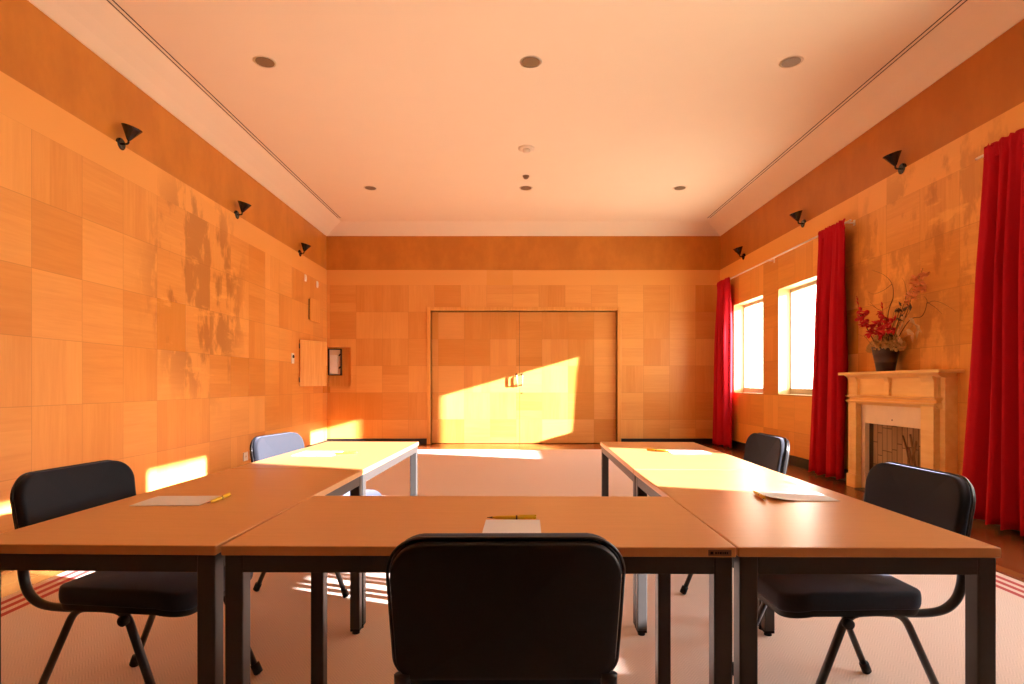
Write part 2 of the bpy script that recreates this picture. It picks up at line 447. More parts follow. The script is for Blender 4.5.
# ceiling with a shallow cove all round
bm = bmesh.new(); CW = .36
steps = [(-.03, ZC), (0.0, ZC), (.10, ZC + .055), (.20, ZC + .10), (.29, ZC + .135), (CW, ZT)]
prev = None
for d, z in steps:
    ring = [bm.verts.new(p) for p in ((XL + d, YN + d, z), (XR - d, YN + d, z), (XR - d, YB - d, z), (XL + d, YB - d, z))]
    if prev:
        for k in range(4): bm.faces.new((prev[k], prev[(k + 1) % 4], ring[(k + 1) % 4], ring[k]))
    prev = ring
bm.faces.new(prev)
top = [bm.verts.new(p) for p in ((XL - .2, YN - .2, ZT + .2), (XR + .25, YN - .2, ZT + .2), (XR + .25, YB + .2, ZT + .2), (XL - .2, YB + .2, ZT + .2))]
bm.faces.new(top)
struct(link('ceiling', bm, M['ceiling']), 'pale ceiling with a shallow cove')

# skirtings
struct(panel('baseboard_left', M['black_skirting'], XL, XL + .018, YN, YB, 0, .075))
struct(panel('baseboard_far', M['black_skirting'], XL, DOORX[0] - .07, YB - .018, YB, 0, .10))
struct(panel('baseboard_far.001', M['black_skirting'], DOORX[1] + .07, XR, YB - .018, YB, 0, .10))
struct(panel('baseboard_right', M['black_skirting'], XR - .018, XR, 6.15, YB, 0, .13))
struct(panel('baseboard_right.001', M['black_skirting'], XR - .018, XR, YN, 4.78, 0, .13))

# double door set back in its frame
def door_leaf(name, x0, x1, label):
    o = link(name, (lambda bm: (box(bm, x0, x1, YB + .070, YB + .13, .008, DOORZ - .006), bm)[1])(bmesh.new()), M['door'], bevel=.003)
    return struct(o, label)
XM = .10
d1 = door_leaf('door_1', DOORX[0] + .003, XM - .003, 'left leaf of the veneered double door')
d2 = door_leaf('door_2', XM + .003, DOORX[1] - .003, 'right leaf of the veneered double door')
def pull(parent, x):
    bm = bmesh.new()
    tube(bm, rounded_path([(x, YB + .073, 1.08), (x, YB + .005, 1.08), (x, YB + .005, 1.27), (x, YB + .073, 1.27)], .03), .011)
    h = link('door_handle', bm, M['chrome'], parent, smooth=True)
    for z in (1.08, 1.27):
        bm = bmesh.new(); lathe(bm, [(.02, 0), (.02, .006)], (x, YB + .065, z), 16, 'y'); link('rosette', bm, M['chrome'], h, smooth=False)
pull(d1, XM - .05); pull(d2, XM + .05)
bm = bmesh.new(); lathe(bm, [(.014, 0), (.014, .006), (.005, .007)], (XM + .05, YB + .063, .93), 16, 'y'); link('keyhole', bm, M['pen_dark'], d2)
bm = bmesh.new()   # frame lining and architrave
f = .07
box(bm, DOORX[0] - f, DOORX[0], YB - .022, YB + .19, 0, DOORZ + f); box(bm, DOORX[1], DOORX[1] + f, YB - .022, YB + .19, 0, DOORZ + f)
box(bm, DOORX[0], DOORX[1], YB - .022, YB + .19, DOORZ, DOORZ + f)
struct(link('trim_4', bm, M['frame_wood'], bevel=.006), 'pale wooden door frame')
struct(panel('trim_5', M['dark_slot'], DOORX[0], DOORX[1], YB + .14, YB + .19, 0, DOORZ), 'near black sheet behind the door leaves, colouring their gaps as shade')  # dark sheet gives the gaps round the leaves their shade

# windows
for i, (a, b) in enumerate(WINS):
    fx0, fx1 = XR + .165, XR + .22; w = .055; sw = .028
    bm = bmesh.new(); box(bm, fx0, fx1, a, a + sw, *WZ); box(bm, fx0, fx1, b - sw, b, *WZ)
    box(bm, fx0, fx1, a + sw, b - sw, WZ[0], WZ[0] + w + .035); box(bm, fx0, fx1, a + sw, b - sw, WZ[1] - w, WZ[1])
    wi = struct(link('window_%d' % (i + 1), bm, M['window_frame'], bevel=.005), 'pale framed window in the right wall')
    bm = bmesh.new(); q = .007; xa = XR - .001
    box(bm, xa, fx0, a, a + q, *WZ); box(bm, xa, fx0, b - q, b, *WZ); box(bm, xa, fx0, a + q, b - q, WZ[0], WZ[0] + q); box(bm, xa, fx0, a + q, b - q, WZ[1] - q, WZ[1])
    link('sunlit_tone_lining', bm, M['reveal'], wi)  # lining added to carry the sunlit tone of the reveals
    bm = bmesh.new(); box(bm, fx0 + .02, fx0 + .026, a + sw - .005, b - sw + .005, WZ[0] + w + .03, WZ[1] - w + .005); link('glass_pane', bm, M['glass'], wi)
    bm = bmesh.new(); tube(bm, [(fx0 - .02, a + .014, 1.52), (fx0 - .02, a + .014, 1.64)], .009); tube(bm, [(fx0, a + .014, 1.58), (fx0 - .02, a + .014, 1.58)], .008)
    link('window_handle', bm, M['chrome'], wi, smooth=True)

# carpet
bm = bmesh.new(); box(bm, RUG[0], RUG[1], RUG[2], RUG[3], .0005, .010)
tag(link('carpet', bm, M['rug'], bevel=.004), 'large beige herringbone carpet with red striped borders under the tables', 'carpet')

# ------------------------------------------------------------------ tables
TH = .72
def make_table(W, D, label_plate=False):
    t = empty('meeting_table')
    bm = bmesh.new(); box(bm, 0, W, 0, D, TH - .023, TH); link('tabletop', bm, M['table'], t, bevel=.003, segs=3)
    i = .006; lw = .042; az0, az1 = TH - .064, TH - .0235
    bm = bmesh.new()
    box(bm, i + lw, W - i - lw, i, i + .025, az0, az1); box(bm, i + lw, W - i - lw, D - i - .025, D - i, az0, az1)
    box(bm, i, i + .025, i + lw, D - i - lw, az0, az1); box(bm, W - i - .025, W - i, i + lw, D - i - lw, az0, az1)
    link('apron', bm, M['frame_metal'], t, bevel=.002)
    for (x, y) in ((i, i), (W - i - lw, i), (i, D - i - lw), (W - i - lw, D - i - lw)):
        bm = bmesh.new(); box(bm, x, x + lw, y, y + lw, .034, az1)
        lg = link('leg', bm, M['frame_metal'], t, bevel=.004, segs=3)
        bm = bmesh.new(); box(bm, x + .001, x + lw - .001, y + .001, y + lw - .001, .024, .034)
        lathe(bm, [(.008, .015), (.008, .026)], (x + lw / 2, y + lw / 2, 0), 12); lathe(bm, [(.016, .0102), (.016, .015), (.010, .019)], (x + lw / 2, y + lw / 2, 0), 16)
        fc = link('foot_cap', bm, M['black_plastic'], lg); fc['label'] = 'black plastic adjustable foot'
    if label_plate:
        bm = bmesh.new(); box(bm, W - .064, W - .012, -.0015, 0, TH - .0185, TH - .0055); lp = link('label_plate', bm, M['pen_dark'], t)
        bm = bmesh.new(); box(bm, W - .063, W - .013, -.0018, -.0014, TH - .0178, TH - .0062)
        link('label_face', bm, M['grey_label'], lp)
        bm = bmesh.new(); box(bm, W - .060, W - .053, -.0021, -.0017, TH - .0155, TH - .0090)
        xx = W - .049
        for wdt in (.005, .004, .006, .004, .005, .004):
            box(bm, xx, xx + wdt - .001, -.0021, -.0017, TH - .0148, TH - .0098); xx += wdt + .0005
        link('label_mark', bm, M['black_plastic'], lp)
    return t
GT = 'meeting tables set in a horseshoe'
tC = make_table(1.19, .6, True); tC.location = (-.680, 1.333, 0); tC.rotation_euler.z = math.radians(-.7)
tag(tC, 'beech topped meeting table across the near end, with a small maker plate', 'table', GT)
proto = make_table(.6, 1.2)
def put_table(o, x, y, a, left, label):
    a = math.radians(a)
    ox = x - (.6 * math.cos(a) if left else 0); oy = y + (.6 * math.sin(a) if left else 0)
    o.location = (ox, oy, 0); o.rotation_euler.z = -a; tag(o, label, 'table', GT)
put_table(proto, -.692, 1.333, 1.5, True, 'beech topped meeting table at near left, shaded, with paper and yellow pen')
put_table(copy_tree(proto), -.660, 2.535, 2.0, True, 'beech topped meeting table at far left, its top and frame all sunlit')
put_table(copy_tree(proto), .515, 1.320, .5, False, 'beech topped meeting table at near right, half in sun and half in shade')
put_table(copy_tree(proto), .527, 2.536, 1.6, False, 'beech topped meeting table at far right, nearest the windows')

# ------------------------------------------------------------------ chairs (local: faces +y, origin on floor between the feet)
def make_chair():
    c = empty('conference_chair')
    # seat
    out = [(x, y) for x, y in superellipse(.455, .43, .075, .055)]
    def bend(u, v):
        f = max(0, (v - .05) / .165); return -.028 * f * f - .004 * math.cos(u / .225 * PI) - .010 * max(0, -v / .215)
    bm = bmesh.new(); cushion(bm, out, 0, .052, .006, .006, bend)
    for v in bm.verts: v.co += Vector((0, .06, .428))
    link('seat_cushion', bm, M['fabric'], c, smooth=True)
    bm = bmesh.new(); cushion(bm, [(x * .985, y * .985) for x, y in out], -.016, .006, 0, .004, bend)
    for v in bm.verts: v.co += Vector((0, .06, .424))
    link('seat_shell', bm, M['black_plastic'], c, smooth=True)
    # backrest: u across, v up, thickness along -y (front = +y)
    out = superellipse(.452, .288, .080, .035)
    out = [(u * (1 - .05 * max(0, -v / .16)), v) for u, v in out]
    def bbend(u, v): return .030 * (u / .226) ** 2
    def back(t0, t1, crown, sc, bulge):
        bm = bmesh.new(); cushion(bm, [(u * sc, v * sc) for u, v in out], t0, t1, crown, bulge, bbend)
        tilt = math.radians(9)
        for q in bm.verts:
            u, v, w = q.co
            y, z = w, v
            q.co = Vector((u, -.300 + y * math.cos(tilt) - z * math.sin(tilt), .665 + z * math.cos(tilt) + y * math.sin(tilt)))
        return bm
    link('backrest_cushion', back(0, .036, .008, 1.0, .005), M['fabric'], c, smooth=True)
    sh = link('backrest_shell', back(-.016, .004, 0, .985, .004), M['black_plastic'], c, smooth=True)
    sh['label'] = 'black plastic back shell'
    bm = bmesh.new()   # piping between pad and shell
    tilt = math.radians(9); path = []
    for (u, v) in out + out[:1]:
        u *= .998; v *= .998; y = .002 + bbend(u, v); path.append((u, -.300 + y * math.cos(tilt) - v * math.sin(tilt), .665 + v * math.cos(tilt) + y * math.sin(tilt)))
    tube(bm, path, .0035, 6); link('piping', bm, M['black_steel'], sh, smooth=True)
    # legs: two per side, meeting at the middle of the side rail
    for s in (-1, 1):
        x0, x1 = .225 * s, .205 * s
        for fy, ty in ((.255, .085), (-.255, -.085)):
            bm = bmesh.new()
            path = rounded_path([(x0, fy, .014), (x1, ty, .408), (x1, 0.0, .412)], .05)
            tube(bm, path, .0135, 10, .8)
            lg = link('leg', bm, M['black_steel'], c, smooth=True)
            bm = bmesh.new(); d = (Vector((x1, ty, .408)) - Vector((x0, fy, .014))).normalized()
            tube(bm, [Vector((x0, fy, .0178)), Vector((x0, fy, .018)) + d * .035], .0165, 12)
            link('foot_cap', bm, M['black_plastic'], lg, smooth=True)
        # back support curving from the side rail up into the backrest
        bm = bmesh.new()
        tube(bm, smooth_path([(.198 * s, -.02, .412), (.198 * s, -.13, .405), (.198 * s, -.205, .412), (.198 * s, -.248, .44), (.198 * s, -.268, .485), (.198 * s, -.274, .54)], 6), .016, 10, .75)
        link('back_support', bm, M['black_steel'], c, smooth=True)
        bm = bmesh.new(); lathe(bm, [(.012, 0), (.016, .006), (.016, .02), (.010, .026)], (0, 0, 0), 14, 'x')
        for v in bm.verts: v.co = Vector((v.co.x * s, v.co.y, v.co.z)) + Vector((x1 + .004 * s, .092, .385))
        link('stacking_knob', bm, M['black_plastic'], c, smooth=True)
    for yy, zz in ((.075, .398), (-.085, .398)):
        bm = bmesh.new(); tube(bm, [(-.205, yy, zz), (.205, yy, zz)], .010, 10); link('cross_bar', bm, M['black_steel'], c, smooth=True)
    return c
GC = 'navy conference chairs round the tables'
ch = make_chair()
def put_chair(o, x, y, deg, label):
    o.location = (x, y, 0); o.rotation_euler.z = math.radians(deg); tag(o, label, 'chair', GC)
put_chair(ch, -.018, 1.375, 0.5, 'black backed conference chair nearest the viewer, seen from behind')
put_chair(copy_tree(ch), -1.235, 1.955, -97, 'navy upholstered conference chair at near left, against the shaded table')
put_chair(copy_tree(ch), 1.075, 1.925, 91.5, 'navy upholstered conference chair at near right, in front of the fireplace')
put_chair(copy_tree(ch), -1.058, 3.185, -101, 'navy conference chair at far left, its padded back bleached by sun')
put_chair(copy_tree(ch), 1.125, 3.19, 90, 'navy conference chair at far right, with a bright sunlit back edge')

# ------------------------------------------------------------------ papers and pens
def paper(x, y, w, d, deg, label, curl=0.0):
    bm = bmesh.new(); nx, ny = 10, 8; g_ = []
    for k, zz in enumerate((0.0006, 0.0022)):
        g_.append([[bm.verts.new(((i / nx - .5) * w, (j / ny - .5) * d, zz + curl * max(0, 1 - (i / nx) * 2.2 - (j / ny) * .9) ** 2)) for j in range(ny + 1)] for i in range(nx + 1)])
    for k in (0, 1):
        for i in range(nx):
            for j in range(ny): bm.faces.new((g_[k][i][j], g_[k][i + 1][j], g_[k][i + 1][j + 1], g_[k][i][j + 1]))
    per = [(i, 0) for i in range(nx)] + [(nx, j) for j in range(ny)] + [(i, ny) for i in range(nx, 0, -1)] + [(0, j) for j in range(ny, 0, -1)]
    for a, b in zip(per, per[1:] + per[:1]):
        bm.faces.new((g_[0][a[0]][a[1]], g_[0][b[0]][b[1]], g_[1][b[0]][b[1]], g_[1][a[0]][a[1]]))
    o = link('paper_sheet', bm, M['paper'], loc=(x, y, TH)); o.rotation_euler.z = math.radians(deg)
    return tag(o, label, 'paper', 'note papers laid out on the tables')
def make_pen():
    p = empty('ballpoint_pen'); L = .142
    bm = bmesh.new(); lathe(bm, [(.0028, -.055), (.0048, -.040), (.0055, -.01), (.0056, .03), (.0050, .062), (.0035, .066)], (0, 0, 0), 14, 'x'); link('barrel', bm, M['pen_yellow'], p, smooth=True)
    bm = bmesh.new(); lathe(bm, [(.0006, -.071), (.0012, -.066), (.0027, -.0551)], (0, 0, 0), 12, 'x'); link('tip', bm, M['pen_dark'], p, smooth=True)
    bm = bmesh.new(); lathe(bm, [(.0059, .009), (.0059, .0135)], (0, 0, 0), 14, 'x'); link('ring', bm, M['pen_dark'], p)
    bm = bmesh.new(); box(bm, .018, .064, -.0014, .0014, .0052, .0072); box(bm, .060, .066, -.0014, .0014, .0015, .0072); link('clip', bm, M['pen_yellow'], p, bevel=.0005)
    return p
def put_pen(o, x, y, deg, label, z=TH + .0061):
    o.location = (x, y, z); o.rotation_euler.z = math.radians(deg); tag(o, label, 'pen', 'yellow pens beside the papers')
paper(-.005, 1.475, .148, .21, -1, 'white note paper on the middle table, behind the nearest chair')
paper(-1.078, 1.842, .210, .150, 2, 'white note paper on the shaded near left table')
paper(.938, 1.912, .210, .148, -1, 'white note paper on the near right table, its left corner lifted', .010)
paper(-1.055, 3.095, .21, .20, -1, 'white note paper on the sunlit far left table')
paper(.955, 3.165, .21, .16, -1, 'white note paper on the far right table')
pen = make_pen()
put_pen(pen, -.004, 1.5905, 1, 'yellow pen lying along the top of the middle note paper')
put_pen(copy_tree(pen), -.949, 1.853, 89, 'yellow pen beside the paper on the near left table')
put_pen(copy_tree(pen), .816, 1.917, -97, 'yellow pen beside the lifted paper on the near right table')
put_pen(copy_tree(pen), -.905, 3.08, 25, 'yellow pen beside the paper on the far left table')
put_pen(copy_tree(pen), .800, 3.19, 146, 'yellow pen beside the paper on the far right table')

# ------------------------------------------------------------------ wall sconces (local: wall at x=0, lamp grows towards +x)
def make_sconce():
    s = empty('wall_sconce')
    bm = bmesh.new(); lathe(bm, [(.052, 0), (.052, .018), (.040, .026), (.012, .026)], (0, 0, 0), 24, 'x'); link('wall_plate', bm, M['sconce'], s, smooth=False, bevel=.002)
    bm = bmesh.new(); tube(bm, rounded_path([(.02, 0, 0), (.078, 0, 0), (.078, 0, .040)], .02), .0085); link('arm', bm, M['sconce'], s, smooth=True)
    bm = bmesh.new()   # tilted cone, open at the top
    prof = [(.012, .0), (.016, .004), (.080, .112), (.082, .113), (.0795, .110), (.014, .008)]
    lathe(bm, prof, (0, 0, 0), 36, 'z')
    R = Matrix.Rotation(math.radians(16), 4, 'Y')
    for v in bm.verts: v.co = R @ v.co + Vector((.078, 0, .032))
    sh = link('shade', bm, M['sconce'], s, smooth=True)
    bm = bmesh.new(); lathe(bm, [(.012, .012), (.014, .045), (.022, .070), (.021, .088), (.010, .098)], (0, 0, 0), 16, 'z')
    for v in bm.verts: v.co = R @ v.co + Vector((.078, 0, .032))
    link('bulb', bm, M['bulb'], s, smooth=True)
    return s
sc0 = make_sconce(); first = True
GS = 'black cone sconces along the side walls'
for x, rz, ys, side in ((XL - .015, 0, (5.0, 7.09, 9.18), 'left'), (XR + .015, PI, (5.576, 7.48, 9.42), 'right')):
    for k, y in enumerate(ys):
        o = sc0 if first else copy_tree(sc0); first = False
        o.location = (x, y, ZP + .005); o.rotation_euler.z = rz
        w = {'left': ('nearest', 'middle', 'farthest'), 'right': ('nearest, above the flowers', 'middle, near the curtain top', 'farthest, near the corner')}[side][k]
        tag(o, 'black cone wall sconce on the %s wall frieze, the %s%s' % (side, w, ' of three' if side == 'left' else ''), 'wall lamp', GS)

# ------------------------------------------------------------------ ceiling fittings
def make_downlight():
    d = empty('ceiling_downlight')
    bm = bmesh.new(); lathe(bm, [(.092, -.004), (.100, 0), (.078, 0), (.082, -.004)], (0, 0, 0), 32, close=False)
    rings = bm.verts[:]; link('rim', bm, M['cream_plastic'], d, smooth=True)
    bm = bmesh.new(); lathe(bm, [(.080, -.0035), (.080, -.0005)], (0, 0, 0), 32); link('grille', bm, M['lamp_glass'], d)
    return d
dl = make_downlight(); first = True
names = {(5.125, 0): 'near left', (5.125, 1): 'near middle', (5.125, 2): 'near right', (8.42, 0): 'far left', (8.42, 1): 'far middle', (8.42, 2): 'far right'}
for y, xs in ((5.125, (-2.22, .15, 2.47)), (8.42, (-2.10, .176, 2.43))):
    for k, x in enumerate(xs):
        o = dl if first else copy_tree(dl); first = False
        o.location = (x, y, ZT)
        tag(o, 'round brown ceiling downlight, %s of the six' % names[(y, k)], 'ceiling light', 'round downlights in the ceiling')
sd = empty('smoke_detector', (.15, 7.0, ZT))
bm = bmesh.new(); lathe(bm, [(.100, 0), (.098, -.012), (.060, -.018)], (0, 0, 0), 32); link('base', bm, M['cream_plastic'], sd, smooth=True)
bm = bmesh.new(); lathe(bm, [(.046, -.018), (.044, -.040), (.030, -.055), (.012, -.060)], (0, 0, 0), 24); link('sensor_head', bm, M['cream_plastic'], sd, smooth=True)
tag(sd, 'pale round smoke detector on the ceiling, the wider of two', 'smoke detector')
sp = empty('ceiling_sensor', (.165, 7.93, ZT))
bm = bmesh.new(); lathe(bm, [(.046, 0), (.045, -.014)], (0, 0, 0), 24); link('base', bm, M['lamp_glass'], sp, smooth=True)
bm = bmesh.new(); lathe(bm, [(.036, -.014), (.032, -.034), (.014, -.044)], (0, 0, 0), 24); link('sensor_head', bm, M['lamp_glass'], sp, smooth=True)
tag(sp, 'small brownish sensor on the ceiling just before the far downlight', 'sensor')
for x, side in ((XL + CW + .035, 'left'), (XR - CW - .035, 'right')):
    t = empty('slot_vent', (x, 0, ZT))
    bm = bmesh.new()
    box(bm, -.014, .014, YN + .5, 9.94, -.0015, 0); link('strip', bm, M['ceiling'], t)
    for dx in (-.019, .019):
        bm = bmesh.new(); box(bm, dx - .0065, dx + .0065, YN + .5, 9.94, -.001, 0); link('slot', bm, M['dark_slot'], t)
    tag(t, 'long double dark slot vent along the %s edge of the ceiling' % side, 'vent')

# ------------------------------------------------------------------ curtains and rods
def curtain(y0t, y1t, y0b, y1b, z0, zt, label, folds, seed):
    rnd = random.Random(seed); nu, nv = folds * 12, 40
    ph = [rnd.uniform(-.7, .7) for _ in range(folds + 2)]; am = [rnd.uniform(.65, 1.25) for _ in range(folds + 2)]
    bm = bmesh.new(); grid = []
    for j in range(nv + 1):
        t = j / nv; z = zt + (z0 - zt) * t
        fl = t ** 1.3
        row = []
        for i in range(nu + 1):
            s = i / nu; k = s * folds; f0 = int(k); fr = k - f0
            ya = y0t + (y0b - y0t) * fl; yb = y1t + (y1b - y1t) * fl
            a0 = am[f0] * (1 - fr) + am[f0 + 1] * fr; p0 = ph[f0] * (1 - fr) + ph[f0 + 1] * fr
            amp = (.034 + .050 * min(1, t * 3)) * a0
            phs = 2 * PI * k + p0 * (1 + 1.2 * t)
            hd = max(0, 1 - t * nv / 2.2)          # gathered heading
            x = XR - .125 - amp * (2 * abs(math.sin(phs / 2)) ** 0.75 - 1) - .010 * math.sin(2.3 * phs + seed) - .014 * math.sin(phs * .37 + seed) - hd * .010 * math.sin(3 * phs)
            y = ya + (yb - ya) * s + .016 * math.cos(phs) * min(1, 3 * t) + .006 * math.sin(5 * t + seed + s * 6)
            zz = z + hd * .018 * math.sin(2.7 * phs + 1) + (.012 * math.sin(phs * 1.0) if j == nv else 0)
            row.append(bm.verts.new((x, y, zz)))
        grid.append(row)
    for j in range(nv):
        for i in range(nu): bm.faces.new((grid[j][i], grid[j][i + 1], grid[j + 1][i + 1], grid[j + 1][i]))
    o = link('curtain', bm, M['curtain'], smooth=True)
    md = o.modifiers.new('cloth', 'SOLIDIFY'); md.thickness = .004; md.offset = 0
    # gathered heading tape: a ruffled band along the top
    bm = bmesh.new(); n = folds * 16; g_ = []
    for j in range(6):
        t = j / 5; r = []
        for i in range(n + 1):
            s = i / n; y = y0t - .01 + (y1t - y0t + .02) * s
            x = XR - .125 - .016 * math.sin(PI * t) - .012 * math.sin(2 * PI * s * folds * 2.2 + 1.3 * math.sin(9 * s))
            r.append(bm.verts.new((x, y, zt - .085 + .105 * t + .007 * math.sin(s * folds * 9))))
        g_.append(r)
    for j in range(5):
        for i in range(n): bm.faces.new((g_[j][i], g_[j][i + 1], g_[j + 1][i + 1], g_[j + 1][i]))
    h = link('curtain_heading', bm, M['curtain'], o, smooth=True); md = h.modifiers.new('cloth', 'SOLIDIFY'); md.thickness = .004
    return tag(o, label, 'curtain', 'crimson curtains at the windows')
curtain(9.70, 10.24, 9.64, 10.42, .03, 2.88, 'crimson curtain in the far corner, left of the far window', 5, 1)
curtain(6.31, 6.82, 6.32, 7.04, .04, 2.885, 'crimson curtain between the far windows and the fireplace', 5, 2)
curtain(3.90, 4.40, 3.78, 4.60, .035, 2.90, 'large crimson curtain at the right edge, nearest the viewer', 5, 3)
def rod(y0, y1, label):
    t = empty('curtain_rod', (XR - .100, (y0 + y1) / 2, 2.875)); h = (y1 - y0) / 2
    bm = bmesh.new(); tube(bm, [(0, -h, 0), (0, h, 0)], .011, 12); link('rail', bm, M['white_plastic'], t, smooth=True)
    for q in (-h + .1, 0, h - .1):
        bm = bmesh.new(); box(bm, 0, .100, q - .01, q + .01, -.008, .008); box(bm, .094, .100, q - .018, q + .018, -.03, .03); link('bracket', bm, M['white_plastic'], t, bevel=.002)
    tag(t, label, 'curtain rod')
rod(6.25, 10.35, 'thin white curtain rail above the two far windows')
rod(.6, 4.55, 'white curtain rail behind the heading of the near curtain')

# ------------------------------------------------------------------ fireplace
fp = empty('fireplace', (0, 0, 0))
y0, y1 = 4.80, 6.14
bm = bmesh.new(); box(bm, 3.63, XR, y0, FB[0] - .07, 0, 1.16); box(bm, 3.63, XR, FB[1] + .07, y1, 0, 1.16); box(bm, 3.63, XR, FB[0] - .07, FB[1] + .07, .88, 1.16)
link('backboard', bm, M['mantel'], fp, bevel=.004)
for a, b in ((4.86, 5.02), (5.92 + .06, 6.14 - .02)):
    bm = bmesh.new(); box(bm, 3.565, 3.632, a, b, .14, .90)
    pl = link('pilaster', bm, M['mantel'], fp, bevel=.004)
    bm = bmesh.new(); box(bm, 3.548, 3.634, a - .012, b + .012, 0, .14); link('plinth', bm, M['mantel'], pl, bevel=.008)
bm = bmesh.new()   # stone surround
ty0, ty1 = FB[0] - .065, FB[1] + .065
box(bm, 3.645, 3.70, ty0, FB[0], 0, .885); box(bm, 3.645, 3.70, FB[1], ty1, 0, .885); box(bm, 3.645, 3.70, FB[0], FB[1], FB[3], .885)
so = link('stone_surround', bm, M['stone'], fp, bevel=.003); so['label'] = 'cream stone surround'
bm = bmesh.new(); lathe(bm, [(.008, 0), (.008, .004)], (3.642, 5.50, .745), 12, 'x'); link('bolt', bm, M['pen_dark'], so)
# frieze board, two mouldings, blocks, cornice and shelf
def mould(name, prof, a, b):
    bm = bmesh.new(); prism(bm, prof, 'y', a, b); link(name, bm, M['mantel'], fp, bevel=.002)
bm = bmesh.new(); box(bm, 3.60, 3.64, 4.85, 6.12, .97, 1.16); link('frieze', bm, M['mantel'], fp, bevel=.003)
mould('lower_moulding', [(3.70, .885), (3.59, .885), (3.565, .90), (3.545, .912), (3.545, .925), (3.60, .93), (3.70, .93)], 4.83, 6.14)
bm = bmesh.new(); box(bm, 3.585, 3.64, 4.845, 6.125, .928, .955); link('fillet', bm, M['mantel'], fp, bevel=.003)
mould('upper_moulding', [(3.70, .953), (3.575, .953), (3.548, .963), (3.545, .975), (3.60, .982), (3.70, .982)], 4.825, 6.145)
for a, b in ((4.86, 5.02), (5.455, 5.52), (5.965, 6.12)):
    bm = bmesh.new(); prism(bm, [(3.605, .98), (3.572, .98), (3.572, 1.11), (3.562, 1.14), (3.545, 1.165), (3.605, 1.165)], 'y', a, b); link('block', bm, M['mantel'], fp, bevel=.003)
mould('cornice', [(3.74, 1.15), (3.60, 1.15), (3.575, 1.158), (3.555, 1.175), (3.53, 1.19), (3.74, 1.19)], 4.79, 6.15)
bm = bmesh.new(); box(bm, 3.495, XR - .002, 4.72, 6.21, 1.19, 1.218); link('mantel_shelf', bm, M['mantel'], fp, bevel=.006, segs=3)
bm = bmesh.new(); z1 = FB[3] + .02   # firebox behind the wall
box(bm, 3.745, 3.757, FB[0], FB[1], 0, z1); box(bm, 3.70, 3.757, FB[0] - .02, FB[0] + .002, 0, z1); box(bm, 3.70, 3.757, FB[1] - .002, FB[1] + .02, 0, z1)
box(bm, 3.70, 3.757, FB[0], FB[1], FB[3] - .002, z1); link('firebox', bm, M['firebrick'], fp)
bm = bmesh.new(); box(bm, 3.52, 3.745, FB[0] - .01, FB[1] + .01, 0.0, .012); link('hearth_slab', bm, M['black_skirting'], fp, bevel=.002)
tag(fp, 'pale wooden mantel fireplace with cream stone surround on the right wall', 'fireplace')
SQ = .84
def seat_on_wall(o):
    for v in o.data.vertices: v.co = (XR - (XR - v.co.x) * SQ, v.co.y + .07, v.co.z)
    for c in kids(o): seat_on_wall(c)
for c in kids(fp): seat_on_wall(c)
for k, (ya, yb, xa, xb, zt_, r) in enumerate(((5.34, 5.16, 3.690, 3.720, .62, .009), (5.45, 5.25, 3.715, 3.733, .60, .008), (5.22, 5.35, 3.665, 3.690, .57, .009), (5.28, 5.12, 3.642, 3.662, .50, .008))):
    bm = bmesh.new(); rnd = random.Random(k)
    pts = [Vector((xb + (xa - xb) * t, ya + (yb - ya) * t, zt_ + (.03 - zt_) * t)) + Vector((rnd.uniform(-.006, .006), rnd.uniform(-.008, .008), 0)) for t in (0, .25, .5, .75, 1)]
    tube(bm, smooth_path(pts, 4), r * 1.2, 9); o = link('firewood_stick', bm, M['bark'], smooth=True); seat_on_wall(o)
    tag(o, 'brown stick leaning in the right side of the fireplace opening', 'firewood', 'sticks leaning in the fireplace')

# ------------------------------------------------------------------ flowers on the mantel
BX, BY, BZ = 3.632, 5.62, 1.2185
fl = empty('flower_arrangement', (BX, BY, BZ))
bm = bmesh.new()
lathe(bm, [(.078, 0), (.080, .004), (.092, .07), (.095, .072), (.094, .080), (.108, .145), (.111, .147), (.110, .154), (.116, .195), (.121, .198), (.121, .205), (.113, .205), (.108, .17)], (0, 0, 0), 40)
for v in bm.verts: v.co.z *= 1.15
link('bucket', bm, M['bucket'], fl, smooth=True)
def loc_at(px, py, x):
    """a place in the arrangement, given where a stem points as seen from the room"""
    y = 575 * x / (px - 514); return Vector((x - BX, y - BY, CAM_H + (384 - py) * y / 575 - BZ))
def petal(bm, c, d, L, W, curl):
    d = d.normalized(); s = d.cross(Vector((.3, .2, 1))).normalized(); n = s.cross(d)
    rows = []
    for t, w in ((0, .25), (.35, .85), (.7, 1.0), (1, .35)):
        p = c + d * (L * t) + n * (curl * L * t * t)
        rows.append([bm.verts.new(p - s * W * w * .5 + n * W * .10), bm.verts.new(p), bm.verts.new(p + s * W * w * .5 + n * W * .10)])
    for a, b in zip(rows, rows[1:]):
        for k in (0, 1): bm.faces.new((a[k], a[k + 1], b[k + 1], b[k]))
def blossom(bm, c, face, size, rnd, n=6):
    face = face.normalized(); s = face.cross(Vector((0, 0, 1))).normalized(); u = s.cross(face)
    for k in range(n):
        a = 2 * PI * k / n + rnd.uniform(-.2, .2)
        petal(bm, c, face * rnd.uniform(.5, .9) + (s * math.cos(a) + u * math.sin(a)) * rnd.uniform(.8, 1.1), size * rnd.uniform(.85, 1.15), size * .75, rnd.uniform(-.5, -.1))
def cloth(o, t=.0012):
    md = o.modifiers.new('petals', 'SOLIDIFY'); md.thickness = t; return o
ROOT = Vector((0, 0, .12))
